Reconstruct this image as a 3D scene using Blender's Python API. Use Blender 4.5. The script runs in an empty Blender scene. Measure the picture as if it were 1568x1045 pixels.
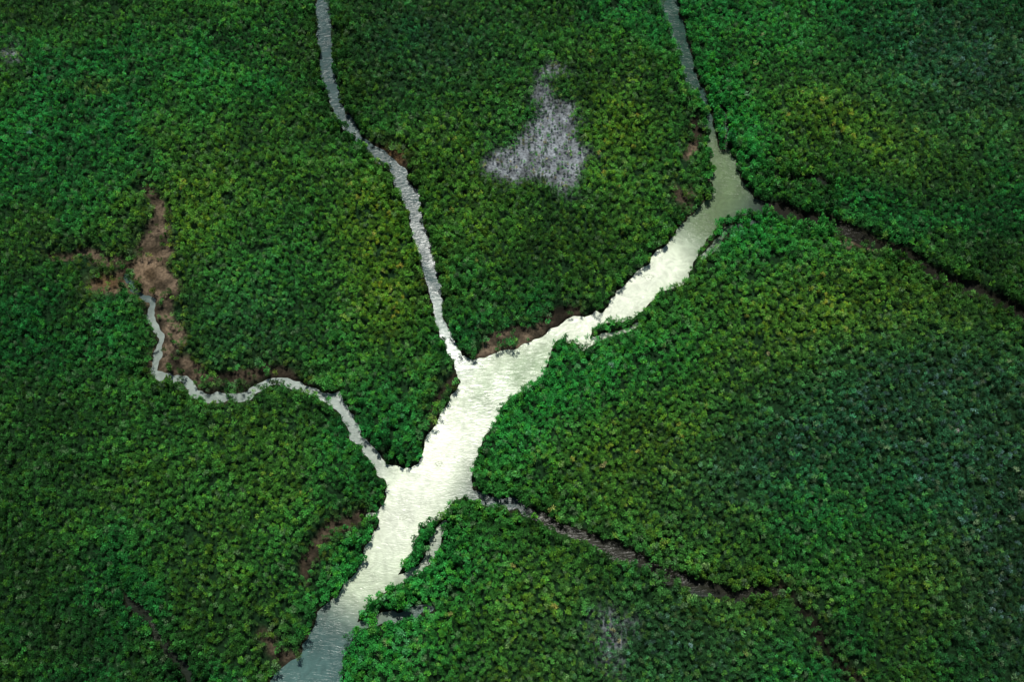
import bpy, math, numpy as np
rng = np.random.default_rng(7)
scene = bpy.context.scene
TILT = math.radians(26); DIST = 429.0; TH = math.tan(math.radians(25))
CT, ST = math.cos(TILT), math.sin(TILT)

# ---------- image pixel coordinates -> ground metres, along camera rays ----------
def G(u, v):
    a = (u-784)/784*TH; b = (522.5-v)/784*TH
    dy = ST + b*CT; dz = -CT + b*ST
    t = DIST*CT/(-dz)
    return (a*t, dy*t - DIST*ST)

def hsh(ix, iy, s):
    h = (ix.astype(np.int64)*374761393 + iy.astype(np.int64)*668265263 + s*974711) & 0x7fffffff
    h = ((h ^ (h >> 13))*1274126177) & 0x7fffffff
    return ((h ^ (h >> 16)) & 0xffff)/65535.0
def vn(x, y, scale, s=0):
    x = x/scale + 1000; y = y/scale + 1000
    ix = np.floor(x); iy = np.floor(y); fx = x-ix; fy = y-iy
    fx = fx*fx*(3-2*fx); fy = fy*fy*(3-2*fy)
    a = hsh(ix, iy, s); b = hsh(ix+1, iy, s); c = hsh(ix, iy+1, s); d = hsh(ix+1, iy+1, s)
    return (a*(1-fx)+b*fx)*(1-fy)+(c*(1-fx)+d*fx)*fy
def fbm(x, y, scale, s=0, o=4):
    r = 0; amp = 1; t = 0
    for i in range(o):
        r = r+amp*vn(x+17*i, y-31*i, scale/2**i, s+i*13); t += amp; amp *= .55
    return r/t
def ss(a, b, x):
    t = np.clip((x-a)/(b-a), 0, 1); return t*t*(3-2*t)

left = [(380,1110),(400,1075),(425,1030),(455,1012),(480,972),(490,938),(520,915),(545,880),(560,850),(575,820),(583,790),(593,765),(591,740),(583,712),
(605,710),(620,722),(640,716),(652,690),(655,665),(668,650),(675,628),(690,610),(700,590),(705,570),(698,550),(712,546),(730,555),(760,545),(790,533),
(830,518),(845,506),(880,488),(900,490),(925,478),(945,455),(965,430),(985,410),(1000,392),(1025,370),(1040,345),(1060,330),(1080,312),(1090,290),
(1090,240),(1087,220),(1078,170),(1058,140),(1048,110),(1038,70),(1020,30),(1008,-20),(988,-110)]
right = [(1017,-110),(1034,-20),(1046,40),(1056,80),(1068,120),(1082,160),(1090,195),(1105,230),(1125,245),(1132,275),(1155,300),(1165,322),(1125,332),
(1097,352),(1070,384),(1060,414),(1045,440),(1012,450),(988,470),(975,484),(950,488),(915,500),(900,522),(893,528),(872,528),(868,518),(850,528),(842,548),(835,575),(800,600),(770,628),
(755,653),(735,672),(730,692),(727,720),(722,748),(695,768),(675,794),(645,808),(630,838),(614,876),(593,908),(568,924),(548,957),(530,990),
(520,1010),(523,1045),(520,1110)]
POLY = np.array([G(*p) for p in left+right])
PXM = 3.92
lines = {
 'nw':[(485,-110,24),(495,-20,24),(500,60,26),(503,120,23),(520,175,21),(548,208,16),(580,238,17),(612,264,22),(628,300,28),(640,345,26),(652,390,25),(665,430,17),(673,470,13),(682,510,13),(695,540,15),(710,565,22)],
 'creek':[(195,425,5),(205,443,6),(228,457,8),(235,490,8),(246,520,9),(240,550,9),(233,572,10),(262,580,10),(283,586,10),(297,606,11),(340,611,11),(375,603,11),(410,588,13),(440,588,13),(480,600,12),(512,608,13),(530,631,14),(548,663,14),(562,693,15),(590,722,22)],
 'e':[(1130,305,26),(1170,318,23),(1220,330,21),(1270,342,20),(1310,358,20),(1345,378,18),(1400,401,18),(1450,431,17),(1500,451,17),(1568,486,18),(1650,520,16),(1800,590,14)],
 'se':[(715,750,15),(760,769,14),(800,780,13),(830,796,14),(880,818,15),(930,838,16),(980,863,16),(1030,883,16),(1070,903,16),(1120,915,15),(1170,907,10),(1200,910,5)],
 'in1':[(605,893,9),(640,876,9),(663,852,12),(672,827,14),(680,805,8)],
 'in2':[(555,960,12),(600,948,12),(640,934,11),(665,925,5)],
 'in3':[(1075,395,8),(1095,378,8),(1115,354,7),(1150,342,6),(1170,340,3)],
 'in4':[(1175,262,5),(1200,278,8),(1245,274,7),(1275,287,4)],
 'in5':[(1095,160,5),(1110,180,8),(1112,215,8),(1118,240,7)],
 'in7':[(890,534,8),(920,520,7),(960,505,6),(985,492,4)],
 'sw':[(200,915,5),(215,945,8),(240,975,9),(285,1030,10),(310,1075,6),(340,1120,6)],
 'in6':[(585,790,8),(560,792,4)],
}
gaps = {
 'g1':[(470,885,6),(490,850,9),(510,815,9),(545,795,9)],
 'g2':[(1200,905,5),(1230,930,8),(1270,985,7),(1310,1040,5)],
 'g3':[(400,960,3),(420,1000,9),(445,1020,9)],
 'g4':[(1040,290,8),(1052,312,14),(1065,300,7)],
 'g6':[(735,548,14),(760,532,20),(800,520,17),(845,494,14),(880,478,10)],
 'g7':[(1062,235,10),(1057,205,14),(1060,180,9)],
 'g8':[(95,385,6),(150,400,8),(190,400,14)],
 'g9':[(250,560,18),(300,578,26),(350,584,24),(400,572,12),(480,588,7)],
 'g10':[(235,300,12),(242,350,28),(228,400,38),(175,435,24),(150,440,18)],
 'g11':[(225,430,30),(250,450,34),(258,500,24),(262,540,26)],
 'g12':[(575,225,9),(600,240,16),(618,255,10)],
 'g13':[(1300,365,8),(1325,378,16),(1340,385,6)],
 'g14':[(655,650,8),(660,625,6),(690,590,4)],
 'g15':[(660,415,8),(668,430,8),(672,450,6)],
}
def segdist(x, y, pl):
    best = np.full(x.shape, 1e9)
    P = [(*G(u, v), w/PXM/2) for u, v, w in pl]
    for (ax, ay, aw), (bx, by, bw) in zip(P[:-1], P[1:]):
        dx, dy = bx-ax, by-ay
        t = np.clip(((x-ax)*dx+(y-ay)*dy)/(dx*dx+dy*dy), 0, 1)
        best = np.minimum(best, np.hypot(x-ax-t*dx, y-ay-t*dy)-(aw+(bw-aw)*t))
    return best
def polydist(x, y):
    inside = np.zeros(x.shape, bool); d = np.full(x.shape, 1e9)
    n = len(POLY)
    for i in range(n):
        ax, ay = POLY[i]; bx, by = POLY[(i+1) % n]
        dx, dy = bx-ax, by-ay
        t = np.clip(((x-ax)*dx+(y-ay)*dy)/(dx*dx+dy*dy), 0, 1)
        d = np.minimum(d, np.hypot(x-ax-t*dx, y-ay-t*dy))
        c = ((ay > y) != (by > y)) & (x < (bx-ax)*(y-ay)/(by-ay+1e-12)+ax)
        inside ^= c
    return np.where(inside, -d, d)
def warp(x, y):
    wx = x+(fbm(x, y, 9, 3, 3)-.5)*4.6+(vn(x, y, 2.2, 8)-.5)*1.3
    wy = y+(fbm(x, y, 9, 5, 3)-.5)*4.6+(vn(x, y, 2.2, 9)-.5)*1.3
    return wx, wy
def water_sdf(x, y):
    x, y = warp(x, y)
    d = polydist(x, y)
    for k, l in lines.items(): d = np.minimum(d, segdist(x, y, l))
    return d
def gap_sdf(x, y):
    x, y = warp(x, y)
    x = x+(fbm(x, y, 14, 77, 3)-.5)*10; y = y+(fbm(x, y, 14, 78, 3)-.5)*10
    d = np.full(x.shape, 1e9)
    for k, l in gaps.items(): d = np.minimum(d, segdist(x, y, l))
    return d
def blob(x, y, u, v, ru, rv, ang=0):
    cx, cy = G(u, v); a = math.radians(ang)
    X = (x-cx)*PXM; Y = (y-cy)*PXM*.9
    p = X*math.cos(a)+Y*math.sin(a); q = -X*math.sin(a)+Y*math.cos(a)
    return np.exp(-((p/ru)**2+(q/rv)**2))
def pool_sheen(x, y):  # mask of flooded openings whose sky reflection is put into colour
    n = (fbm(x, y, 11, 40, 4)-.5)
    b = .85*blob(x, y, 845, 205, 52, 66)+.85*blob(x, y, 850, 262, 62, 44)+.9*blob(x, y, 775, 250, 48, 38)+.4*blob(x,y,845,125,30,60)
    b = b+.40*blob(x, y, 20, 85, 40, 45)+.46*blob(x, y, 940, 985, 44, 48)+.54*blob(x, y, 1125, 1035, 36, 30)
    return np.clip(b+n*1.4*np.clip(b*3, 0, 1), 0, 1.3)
def relief(x, y, d):
    # gently domed stands of marsh between the channels, hummocky near the banks
    hum = 1.9*ss(.3, .8, vn(x, y, 5.5, 57))*np.exp(-np.maximum(d, 0)/13)*ss(1, 4, d)
    return (.5*fbm(x, y, 30, 50)+2.6*ss(.35, .75, fbm(x, y, 42, 52, 3)))*ss(1, 22, d)+.9*ss(1, 14, d)+hum

# ---------- ground ----------
def axis(lo, hi, step, far):
    c = list(np.arange(lo, hi, step)); s = step; a = c[-1]
    while a < far: s *= 1.35; a += s; c.append(a)
    s = step; a = c[0]; pre = []
    while a > -far: s *= 1.35; a -= s; pre.append(a)
    return np.array(pre[::-1]+c)
def grid_mesh(name, xs, ys, zf):
    X, Y = np.meshgrid(xs, ys); x = X.ravel(); y = Y.ravel(); z = zf(x, y)
    nx, ny = len(xs), len(ys)
    me = bpy.data.meshes.new(name)
    i = (np.arange(ny-1)[:, None]*nx+np.arange(nx-1)[None, :]).ravel()
    f = np.stack([i, i+1, i+1+nx, i+nx], 1).astype(np.int32)
    me.vertices.add(len(x)); me.vertices.foreach_set('co', np.stack([x, y, z], 1).ravel().astype(np.float32))
    me.loops.add(f.size); me.loops.foreach_set('vertex_index', f.ravel())
    me.polygons.add(len(f)); me.polygons.foreach_set('loop_start', np.arange(0, f.size, 4, dtype=np.int32))
    me.polygons.foreach_set('use_smooth', np.ones(len(f), bool))
    me.update(); me.validate()
    ob = bpy.data.objects.new(name, me); scene.collection.objects.link(ob)
    return ob, x, y
def set_col(me, name, c):
    a = me.attributes.new(name, 'FLOAT_COLOR', 'POINT')
    a.data.foreach_set('color', np.concatenate([c, np.ones((len(c), 1))], 1).astype(np.float32).ravel())
def lerp(a, b, t): return a+(b-a)*t[:, None]

store = {}
def gz(x, y):
    d = water_sdf(x, y); g = gap_sdf(x, y); store['d'] = d; store['g'] = g
    z = -1.3+1.75*ss(-2.2, 1.4, d)+.18*(vn(x, y, 1.6, 51)-.5)*ss(-1, 1, d)
    z = np.maximum(z, np.where(d > 1.5, .15, -9))
    return z+relief(x, y, d)*(.3+.7*ss(-1, 5, g))
ground, gx, gy = grid_mesh('marsh_ground', axis(-300, 300, .75, 4500), axis(-190, 250, .75, 4500), gz)
d, g = store['d'], store['g']
n1 = fbm(gx, gy, 5, 60)
col = np.tile(np.array([.006, .024, .007]), (len(gx), 1))*(.6+.9*n1)[:, None]
mudc = lerp(np.array([[.030, .024, .016]]), np.array([[.16, .118, .080]]), ss(.3, .7, n1))
bar = blob(gx,gy,790,525,110,35)
westmud = np.clip(1.2*blob(gx, gy, 230, 450, 140, 200), 0, 1)
mudw = .15+.85*np.clip(westmud+blob(gx,gy,1055,260,40,90)+1.5*bar+blob(gx,gy,1320,378,40,25)+.5*blob(gx,gy,520,830,60,60)+.5*blob(gx,gy,420,1000,40,40), 0, 1.5)
mudc = mudc*mudw[:, None]
col = lerp(col, mudc, ss(2.6, -.5, g)*.95)
col = lerp(col, mudc*.7, ss(2.2, .4, d)*.8)
orange = blob(gx, gy, 598, 240, 24, 14)+.8*blob(gx, gy, 165, 435, 22, 12)+.3*blob(gx,gy,225,415,30,30)
col = lerp(col, np.array([[.20, .12, .055]]), np.clip(orange*.6, 0, .6))
p = pool_sheen(gx, gy)
col = lerp(col, np.array([[.20, .22, .24]])*(.1+1.5*fbm(gx, gy, 2.5, 66, 2))[:, None], ss(.15, .9, p)*.9)  # sky reflection of shallow pools painted as pale ground
out = np.maximum(ss(280, 310, np.abs(gx)), np.maximum(ss(228, 250, gy), ss(-165, -185, gy)))
col = lerp(col, np.array([[.014, .065, .018]])*(.4+1.2*n1)[:, None], out)
set_col(ground.data, 'soil_sheen', col)

def newmat(name):
    m = bpy.data.materials.new(name); m.use_nodes = True
    nt = m.node_tree; nt.nodes.clear()
    o = nt.nodes.new('ShaderNodeOutputMaterial'); b = nt.nodes.new('ShaderNodeBsdfPrincipled')
    nt.links.new(b.outputs[0], o.inputs[0]); return m, nt, b, o
def node(nt, t, **k):
    n = nt.nodes.new(t)
    for a, v in k.items(): setattr(n, a, v)
    return n
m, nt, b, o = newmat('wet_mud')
at = node(nt, 'ShaderNodeAttribute', attribute_name='soil_sheen')
tc = node(nt, 'ShaderNodeTexCoord'); nz = node(nt, 'ShaderNodeTexNoise'); nz.inputs['Scale'].default_value = 1.1; nz.inputs['Detail'].default_value = 6
nt.links.new(tc.outputs['Object'], nz.inputs['Vector'])
mr = node(nt, 'ShaderNodeMapRange'); mr.inputs[1].default_value = .3; mr.inputs[2].default_value = .7; mr.inputs[3].default_value = .45; mr.inputs[4].default_value = 1.5
nt.links.new(nz.outputs['Fac'], mr.inputs[0])
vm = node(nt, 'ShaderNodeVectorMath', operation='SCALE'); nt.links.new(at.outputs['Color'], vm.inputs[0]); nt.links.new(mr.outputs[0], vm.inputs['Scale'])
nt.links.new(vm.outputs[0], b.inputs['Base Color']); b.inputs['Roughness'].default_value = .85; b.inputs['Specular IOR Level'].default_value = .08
bp = node(nt, 'ShaderNodeBump'); bp.inputs['Strength'].default_value = .6; bp.inputs['Distance'].default_value = .3
nt.links.new(nz.outputs['Fac'], bp.inputs['Height']); nt.links.new(bp.outputs[0], b.inputs['Normal'])
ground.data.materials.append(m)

# ---------- water ----------
water, wx, wy = grid_mesh('river_water', np.arange(-300, 300.1, 1.2), np.arange(-190, 250.1, 1.2), lambda x, y: np.zeros_like(x))
def near(pts, r):
    dd = segdist(wx, wy, [(u, v, 0) for u, v in pts])*PXM
    return np.exp(-(np.maximum(dd, 0)/r)**2)
wc = np.tile(np.array([.036, .070, .070]), (len(wx), 1))
wc = lerp(wc, np.array([[.11, .165, .080]]), np.clip(near([(1095,230),(1115,290),(1075,345)], 50), 0, 1))
wc = lerp(wc, np.array([[.018, .050, .038]]), np.clip(near([(1010,-100),(1050,80),(1080,160)], 40), 0, 1))
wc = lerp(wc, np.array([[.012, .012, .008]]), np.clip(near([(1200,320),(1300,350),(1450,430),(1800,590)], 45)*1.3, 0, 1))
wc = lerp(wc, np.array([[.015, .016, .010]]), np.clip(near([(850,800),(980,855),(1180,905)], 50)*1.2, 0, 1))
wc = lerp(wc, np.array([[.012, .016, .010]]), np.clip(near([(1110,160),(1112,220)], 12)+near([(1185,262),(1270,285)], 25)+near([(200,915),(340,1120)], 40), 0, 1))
wc = lerp(wc, np.array([[.25, .30, .27]]), np.clip(near([(240,500),(250,575),(340,606),(430,587),(510,605),(585,715)], 45), 0, 1))
wc = lerp(wc, np.array([[.25, .31, .28]]), np.clip(near([(675,480),(690,530),(708,560)], 30), 0, 1))
bright = near([(1015,402),(980,440),(880,505),(790,555),(700,650),(650,730),(590,850),(560,880)], 55)  # sky reflection painted into the water colour along mid-river
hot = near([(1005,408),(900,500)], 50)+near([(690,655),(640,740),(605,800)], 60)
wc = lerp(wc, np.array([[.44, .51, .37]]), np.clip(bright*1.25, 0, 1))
wc = lerp(wc, np.array([[.66, .71, .57]]), np.clip(hot, 0, 1)*np.clip(bright*1.25, 0, 1))  # brightest glint spots, also put into the water colour
wc = lerp(wc, np.array([[.23, .32, .19]]), np.clip(near([(850,545),(790,580),(745,620)], 30)*.85, 0, 1))
wc = lerp(wc, np.array([[.065, .13, .12]]), np.clip(1.0*blob(wx, wy, 455, 1040, 75, 75), 0, 1))
wc = wc*(.75+.5*fbm(wx, wy, 14, 70))[:, None]
set_col(water.data, 'silt_sheen', wc)
m, nt, b, o = newmat('silty_water')
at = node(nt, 'ShaderNodeAttribute', attribute_name='silt_sheen')
b.inputs['Roughness'].default_value = .2; b.inputs['IOR'].default_value = 1.33; b.inputs['Specular IOR Level'].default_value = .18
tc = node(nt, 'ShaderNodeTexCoord')
wv = node(nt, 'ShaderNodeTexNoise'); wv.inputs['Scale'].default_value = .55; wv.inputs['Detail'].default_value = 7; wv.inputs['Distortion'].default_value = 1.4
mp = node(nt, 'ShaderNodeMapping'); mp.inputs['Rotation'].default_value = (0, 0, math.radians(-40)); mp.inputs['Scale'].default_value = (.5, 1.6, 1)
nt.links.new(tc.outputs['Object'], mp.inputs[0]); nt.links.new(mp.outputs[0], wv.inputs['Vector'])
pn = node(nt, 'ShaderNodeTexNoise'); pn.inputs['Scale'].default_value = .06; pn.inputs['Detail'].default_value = 3
nt.links.new(tc.outputs['Object'], pn.inputs['Vector'])
pr = node(nt, 'ShaderNodeMapRange'); pr.inputs[1].default_value = .4; pr.inputs[2].default_value = .65; pr.inputs[3].default_value = .15; pr.inputs[4].default_value = .7
nt.links.new(pn.outputs['Fac'], pr.inputs[0])
bp = node(nt, 'ShaderNodeBump'); bp.inputs['Distance'].default_value = .4; nt.links.new(pr.outputs[0], bp.inputs['Strength'])
nt.links.new(wv.outputs['Fac'], bp.inputs['Height']); nt.links.new(bp.outputs[0], b.inputs['Normal'])
# drifting silt streaks
sn = node(nt, 'ShaderNodeTexNoise'); sn.inputs['Scale'].default_value = .16; sn.inputs['Detail'].default_value = 8; sn.inputs['Distortion'].default_value = 2.2
nt.links.new(tc.outputs['Object'], sn.inputs['Vector'])
sr = node(nt, 'ShaderNodeMapRange'); sr.inputs[1].default_value = .35; sr.inputs[2].default_value = .65; sr.inputs[3].default_value = .84; sr.inputs[4].default_value = 1.12
nt.links.new(sn.outputs['Fac'], sr.inputs[0])
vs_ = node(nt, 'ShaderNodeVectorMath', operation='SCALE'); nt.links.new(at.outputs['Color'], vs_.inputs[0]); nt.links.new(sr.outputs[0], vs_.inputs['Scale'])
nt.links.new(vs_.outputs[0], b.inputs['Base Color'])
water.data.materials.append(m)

# broken foam rings over eddies
fm, nt, b, o = newmat('brown_foam'); b.inputs['Base Color'].default_value = (.40, .43, .32, 1); b.inputs['Roughness'].default_value = .8
for (u, v, R) in [(993,425,1.7),(672,711,1.1),(617,793,1.3)]:
    cx, cy = G(u, v); vs, fs = [], []
    n = 40
    for i in range(n):
        a = 2*math.pi*i/n
        w_ = .08+.2*rng.random(); r0 = R*(1+.14*math.sin(3*a+u)+.08*math.sin(5*a))
        for rr in (r0-w_, r0+w_): vs.append((cx+rr*math.cos(a), cy+rr*math.sin(a)*.8, .012))
    for i in range(n):
        if rng.random() < .25: continue
        j = (i+1) % n; fs.append((2*i, 2*i+1, 2*j+1, 2*j))
    n0 = len(vs)
    for i in range(9):
        a = i*.698; rr = R*.22*(.5+.8*rng.random()); vs.append((cx+rr*math.cos(a), cy+rr*math.sin(a), .012))
    fs.append(tuple(range(n0, n0+9)))
    me = bpy.data.meshes.new('foam_ring'); me.from_pydata(vs, [], fs); me.materials.append(fm)
    scene.collection.objects.link(bpy.data.objects.new('foam_ring', me))

# ---------- foliage ----------
m, nt, b, o = newmat('marsh_leaves')
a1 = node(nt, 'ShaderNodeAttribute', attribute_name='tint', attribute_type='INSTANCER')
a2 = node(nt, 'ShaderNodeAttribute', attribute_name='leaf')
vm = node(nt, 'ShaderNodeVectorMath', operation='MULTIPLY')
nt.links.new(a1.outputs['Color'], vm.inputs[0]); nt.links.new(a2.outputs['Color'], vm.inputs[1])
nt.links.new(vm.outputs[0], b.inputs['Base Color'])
b.inputs['Roughness'].default_value = .5; b.inputs['Specular IOR Level'].default_value = .15
tr = node(nt, 'ShaderNodeBsdfTranslucent'); nt.links.new(vm.outputs[0], tr.inputs[0])
mx = node(nt, 'ShaderNodeMixShader'); mx.inputs[0].default_value = .32
nt.links.new(b.outputs[0], mx.inputs[1]); nt.links.new(tr.outputs[0], mx.inputs[2]); nt.links.new(mx.outputs[0], o.inputs[0])
leafmat = m
m, nt, b, o = newmat('woody_stem'); b.inputs['Base Color'].default_value = (.03, .035, .012, 1); b.inputs['Roughness'].default_value = .9
stem = m
coll = bpy.data.collections.new('marsh_plant_variants')
NV = 8
for k in range(NV):
    # 0-5 reed tussocks made of arching leaf sprays, 6-7 rounded bank bushes
    vs, fs, lc, mi = [], [], [], []
    r_ = np.random.default_rng(100+k)
    bush = k >= 6
    if not bush:
        heads = [(r_.normal(0, .36), r_.normal(0, .36), 1.3+1.3*r_.random()) for _ in range(5)]
        for hx, hy, hzz in heads:
            n0 = len(vs)
            vs += [(hx*.5-.03, hy*.5, -.3), (hx*.5+.03, hy*.5, -.3), (hx, hy, hzz)]
            fs.append((n0, n0+1, n0+2)); mi.append(1); lc += [1]*3
            hb = .6+.7*r_.random()
            nb_ = 9
            for i in range(nb_):
                a = 2*math.pi*(i+r_.random())/nb_; el = math.radians(r_.uniform(15, 72))
                Ln = .5+.5*r_.random(); W = .06+.04*r_.random()
                h0 = hzz-.05-.65*r_.random()
                dx, dy = math.cos(a), math.sin(a); px, py = -dy*W, dx*W
                m1 = (hx+dx*math.cos(el)*Ln*.55, hy+dy*math.cos(el)*Ln*.55, h0+math.sin(el)*Ln*.55)
                m2 = (hx+dx*(math.cos(el)*.7+.3)*Ln, hy+dy*(math.cos(el)*.7+.3)*Ln, h0+math.sin(el)*Ln*.8-.05)
                n0 = len(vs)
                vs += [(hx, hy, h0), (m1[0]+px, m1[1]+py, m1[2]), m2, (m1[0]-px, m1[1]-py, m1[2])]
                fs.append((n0, n0+1, n0+2, n0+3)); mi.append(0)
                br = hb*(.7+.6*r_.random()); lc += [br*.4, br*1.05, br*1.8, br*1.05]  # shade put into blade bases, highlights into the tips
    else:
        nl = 4; lobes = []
        for i in range(nl):
            a = 2*math.pi*(i+r_.random()*.6)/nl; rr = .5+.25*r_.random()
            lobes.append((rr*math.cos(a), rr*math.sin(a), 1.4+.7*r_.random(), .42+.22*r_.random()))
        lobes.append((0, 0, 2.1+.3*r_.random(), .55))
        for (cx, cy, cz, cr) in lobes:
            n0 = len(vs)
            for j in range(4): vs.append((.09*math.cos(j*1.571)+cx*.15, .09*math.sin(j*1.571)+cy*.15, -.3))
            for j in range(4): vs.append((cx+.03*math.cos(j*1.571), cy+.03*math.sin(j*1.571), cz))
            for j in range(4): fs.append((n0+j, n0+(j+1) % 4, n0+4+(j+1) % 4, n0+4+j)); mi.append(1)
            lc += [1]*8
            for i in range(20):
                dv = r_.normal(size=3); dv[2] = abs(dv[2])*1.0-.35; dv /= np.linalg.norm(dv)
                rad = cr*(.65+.45*r_.random())
                c = np.array([cx, cy, cz])+dv*rad*np.array([1, 1, 1.15])
                nrm = dv*.9+r_.normal(size=3)*.45+np.array([0, 0, .3]); nrm /= np.linalg.norm(nrm)
                t = np.cross(nrm, r_.normal(size=3)); t /= np.linalg.norm(t); s = np.cross(nrm, t)
                L_ = .2+.14*r_.random(); W = L_*.5
                n0 = len(vs)
                vs += [tuple(c-t*L_), tuple(c+s*W+nrm*.03), tuple(c+t*L_-nrm*.06), tuple(c-s*W+nrm*.03)]
                fs.append((n0, n0+1, n0+2, n0+3)); mi.append(0)
                lc += [(.55+.75*r_.random())]*4
    me = bpy.data.meshes.new('marsh_plant'); me.from_pydata(vs, [], fs)
    me.materials.append(leafmat); me.materials.append(stem)
    me.polygons.foreach_set('material_index', mi)
    lc = np.array(lc)
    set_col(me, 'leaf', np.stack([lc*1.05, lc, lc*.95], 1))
    ob = bpy.data.objects.new('marsh_plant_%d' % k, me); coll.objects.link(ob)

S = 1.34
X, Y = np.meshgrid(np.arange(-280, 280, S), np.arange(-165, 226, S))
x = (X+rng.uniform(-.6, .6, X.shape)*S).ravel(); y = (Y+rng.uniform(-.6, .6, X.shape)*S).ravel()
d = water_sdf(x, y); g = gap_sdf(x, y); p = pool_sheen(x, y)
rnd = rng.random(len(x))
keep = (d > .4) & ((g > .3) | (rnd < .10))
keep &= ~((g < 4) & (rnd > .65))
pp = ss(.2, .9, p)
keep &= rnd > pp*.5
keep &= ~((vn(x, y, 3.0, 91) < .2) & (rng.random(len(x)) < .75))
x, y, d, g, p = x[keep], y[keep], d[keep], g[keep], p[keep]
pp = ss(.25, .9, p)
N = len(x); print('PLANTS', N)
nb = fbm(x, y, 60, 20); nc = fbm(x, y, 16, 21); nf = vn(x, y, 3.4, 22)
edge = np.exp(-np.maximum(d-1, 0)/5)
scale = (.75+.45*rng.random(N))*(.85+.3*nc)
scale *= 1+.35*edge*(rng.random(N) < .7)
scale *= 1-.35*pp
hz = scale*(.65+1.0*nf)*(.9+.4*rng.random(N))
hz *= 1+.1*edge
base = np.tile(np.array([.044, .205, .038]), (N, 1))
T = lambda c: np.array([c])
base = lerp(base, T((.022, .200, .044)), ss(.45, .65, nb))
base = lerp(base, T((.070, .210, .028)), ss(.5, .75, fbm(x, y, 45, 30))*.6)
yl = (blob(x,y,570,370,70,110)+.7*blob(x,y,600,480,60,80)+.8*blob(x,y,1220,500,150,60,20)+.5*blob(x,y,1000,720,120,90)
      +.8*blob(x,y,1290,200,130,60,-25)+.7*blob(x,y,800,940,120,70)+.6*blob(x,y,950,200,60,120)+.5*blob(x,y,1400,880,110,50)+.5*blob(x,y,1130,920,120,60)+.5*blob(x,y,720,300,60,120)+.3*blob(x,y,450,800,120,100)+.4*blob(x,y,300,330,150,100)+.5*blob(x,y,1420,480,140,60))
base = lerp(base, T((.14, .32, .025)), np.clip(yl*.75, 0, .85))
em = (.9*blob(x,y,1100,130,45,140,10)+.9*blob(x,y,1130,220,60,60)+.9*blob(x,y,1140,360,90,50)+.6*blob(x,y,1200,60,80,80)+.7*blob(x,y,850,610,110,60,30)+.7*blob(x,y,770,680,60,60)
      +.8*blob(x,y,690,880,80,60)+.8*blob(x,y,600,990,60,60)+.6*blob(x,y,540,860,40,60)+.6*blob(x,y,20,210,60,60)+.5*blob(x,y,1000,560,120,50,20)+.3*blob(x,y,350,120,120,80)+.35*blob(x,y,430,420,120,100))
base = lerp(base, T((.035, .33, .060)), np.clip(em, 0, .9))
tl = (.9*blob(x,y,1420,640,190,110)+.8*blob(x,y,1530,760,110,150)+.8*blob(x,y,1480,100,170,140)+.6*blob(x,y,1150,720,140,60,25)+.6*blob(x,y,1000,980,150,70)
      +.4*blob(x,y,650,70,130,100)+.5*blob(x,y,1540,960,90,90)+.3*blob(x,y,380,500,90,90))
base = lerp(base, T((.030, .115, .065)), np.clip(tl, 0, .75))
dk_vignette = (1.1*blob(x,y,-20,1050,330,200,-15)+.8*blob(x,y,0,620,190,330)+.6*blob(x,y,820,400,130,90)+.6*blob(x,y,560,60,90,180)+.9*blob(x,y,0,-20,380,120)+.8*blob(x,y,1560,380,190,130)+.9*blob(x,y,1570,1050,300,180)+.8*blob(x,y,1570,0,240,160)+.4*blob(x,y,750,80,250,120)+.5*blob(x,y,1570,700,140,300))
base = base*(1-.5*np.clip(dk_vignette, 0, 1.1))[:, None]  # lens vignette painted into corner foliage, besides darker stands inland
base = base*(.55+.95*nc)[:, None]
bk = ss(7, 2, g)
base = lerp(base, T((.085, .085, .035)), bk*.55*rng.random(N))
base = lerp(base, T((.24, .28, .29)), (ss(.2, .9, p)*.7*(rng.random(N) < .45)))  # pool reflection carried into the tint of plants standing there
base = lerp(base, T((.10, .17, .19)), (np.clip(tl, 0, .9)*(rng.random(N) < .12))*.7)  # bluish sky sheen put into the tint of scattered teal plants
base = lerp(base, T((.20, .16, .03)), np.clip(blob(x,y,150,140,35,18)*.6, 0, 1)*rng.random(N))
r2 = rng.random(N)
base *= np.exp(rng.normal(0, .45, N))[:, None]
base *= (.65+.75*nf)[:, None]
base = lerp(base, base*T((1.8, 1.3, .8)), (r2 < .2)*1.0)
base = lerp(base, T((.17, .29, .15)), ((r2 > .965)*.65))
base = np.clip(base, .002, .5)
z = .1+relief(x, y, d)*(.3+.7*ss(-1, 5, g))
me = bpy.data.meshes.new('marsh_vegetation'); me.vertices.add(N)
me.vertices.foreach_set('co', np.stack([x, y, z], 1).ravel().astype(np.float32))
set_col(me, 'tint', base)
isb = rng.random(N) < (.02+.65*edge*ss(.4, .65, fbm(x, y, 25, 95)))
idx = np.where(isb, rng.integers(6, 8, N), rng.integers(0, 6, N))
a = me.attributes.new('pscale', 'FLOAT_VECTOR', 'POINT'); a.data.foreach_set('vector', np.stack([scale, scale, hz], 1).ravel().astype(np.float32))
a = me.attributes.new('prot', 'FLOAT_VECTOR', 'POINT'); a.data.foreach_set('vector', np.stack([rng.normal(0, .12, N), rng.normal(0, .12, N), rng.uniform(0, 6.28, N)], 1).ravel().astype(np.float32))
a = me.attributes.new('pidx', 'INT', 'POINT'); a.data.foreach_set('value', idx.astype(np.int32))
veg = bpy.data.objects.new('marsh_vegetation', me); scene.collection.objects.link(veg)
ng = bpy.data.node_groups.new('scatter', 'GeometryNodeTree')
ng.interface.new_socket('Geometry', in_out='INPUT', socket_type='NodeSocketGeometry')
ng.interface.new_socket('Geometry', in_out='OUTPUT', socket_type='NodeSocketGeometry')
gi = ng.nodes.new('NodeGroupInput'); go = ng.nodes.new('NodeGroupOutput')
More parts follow.
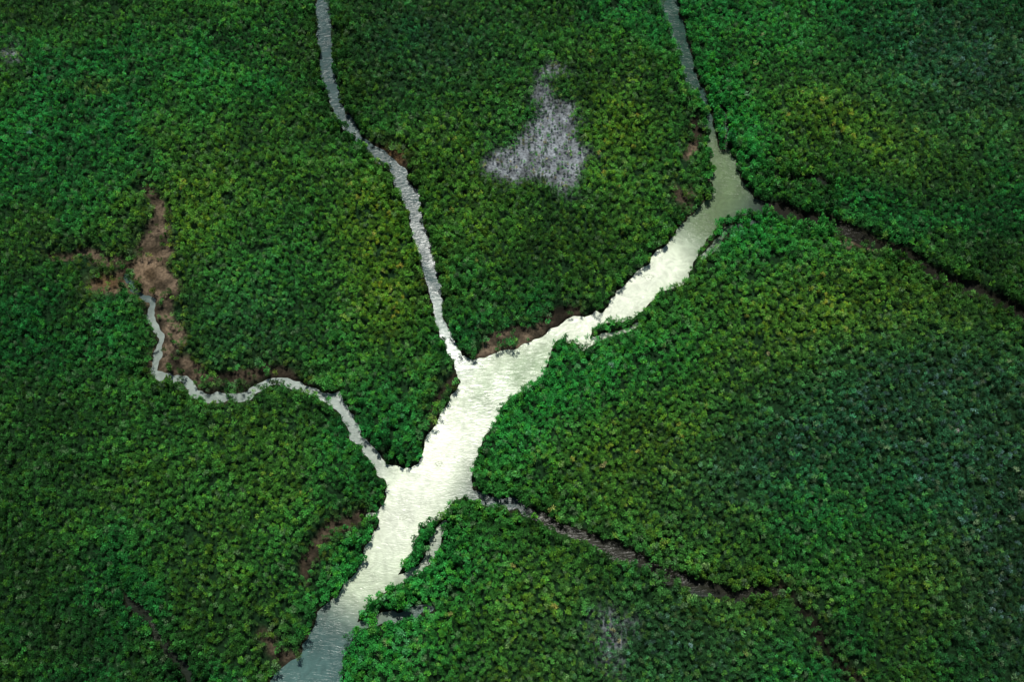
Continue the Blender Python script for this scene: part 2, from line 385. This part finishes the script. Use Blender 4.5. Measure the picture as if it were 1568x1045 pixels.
mp_ = ng.nodes.new('GeometryNodeMeshToPoints'); ip = ng.nodes.new('GeometryNodeInstanceOnPoints')
ci = ng.nodes.new('GeometryNodeCollectionInfo'); ci.inputs['Collection'].default_value = coll
ci.inputs['Separate Children'].default_value = True; ci.inputs['Reset Children'].default_value = True
ip.inputs['Pick Instance'].default_value = True
def na(name, t):
    n = ng.nodes.new('GeometryNodeInputNamedAttribute'); n.data_type = t; n.inputs['Name'].default_value = name; return n.outputs['Attribute']
er = ng.nodes.new('FunctionNodeEulerToRotation')
L = ng.links.new
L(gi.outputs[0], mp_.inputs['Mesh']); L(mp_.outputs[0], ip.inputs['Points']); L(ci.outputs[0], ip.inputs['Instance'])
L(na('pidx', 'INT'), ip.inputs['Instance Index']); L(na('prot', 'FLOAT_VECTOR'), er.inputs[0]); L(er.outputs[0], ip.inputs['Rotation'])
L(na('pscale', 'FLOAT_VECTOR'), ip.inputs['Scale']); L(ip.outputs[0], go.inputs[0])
md = veg.modifiers.new('scatter', 'NODES'); md.node_group = ng

# ---------- light ----------
EL, AZ = 63, -4   # azimuth measured from +Y towards +X
w = bpy.data.worlds.new('World'); scene.world = w; w.use_nodes = True
wn = w.node_tree; bg = wn.nodes['Background']; sky = wn.nodes.new('ShaderNodeTexSky'); sky.sky_type = 'NISHITA'; sky.sun_disc = False
sky.sun_elevation = math.radians(EL); sky.sun_rotation = math.radians(AZ)
wn.links.new(sky.outputs[0], bg.inputs[0]); bg.inputs[1].default_value = .06
sd = bpy.data.lights.new('sun', 'SUN'); sd.energy = 4.3; sd.angle = math.radians(.6); sd.color = (1, .97, .9)
so = bpy.data.objects.new('sun', sd); scene.collection.objects.link(so)
so.rotation_euler = (math.radians(-(90-EL)), 0, math.radians(-AZ))
cd = bpy.data.cameras.new('camera'); cam = bpy.data.objects.new('camera', cd); scene.collection.objects.link(cam)
cd.sensor_width = 36; cd.lens = 18/TH; cd.clip_end = 12000; cd.clip_start = 1
cam.location = (0, -DIST*ST, DIST*CT); cam.rotation_euler = (TILT, 0, 0)
scene.camera = cam
scene.view_settings.view_transform = 'Standard'; scene.view_settings.look = 'None'; scene.view_settings.exposure = 0
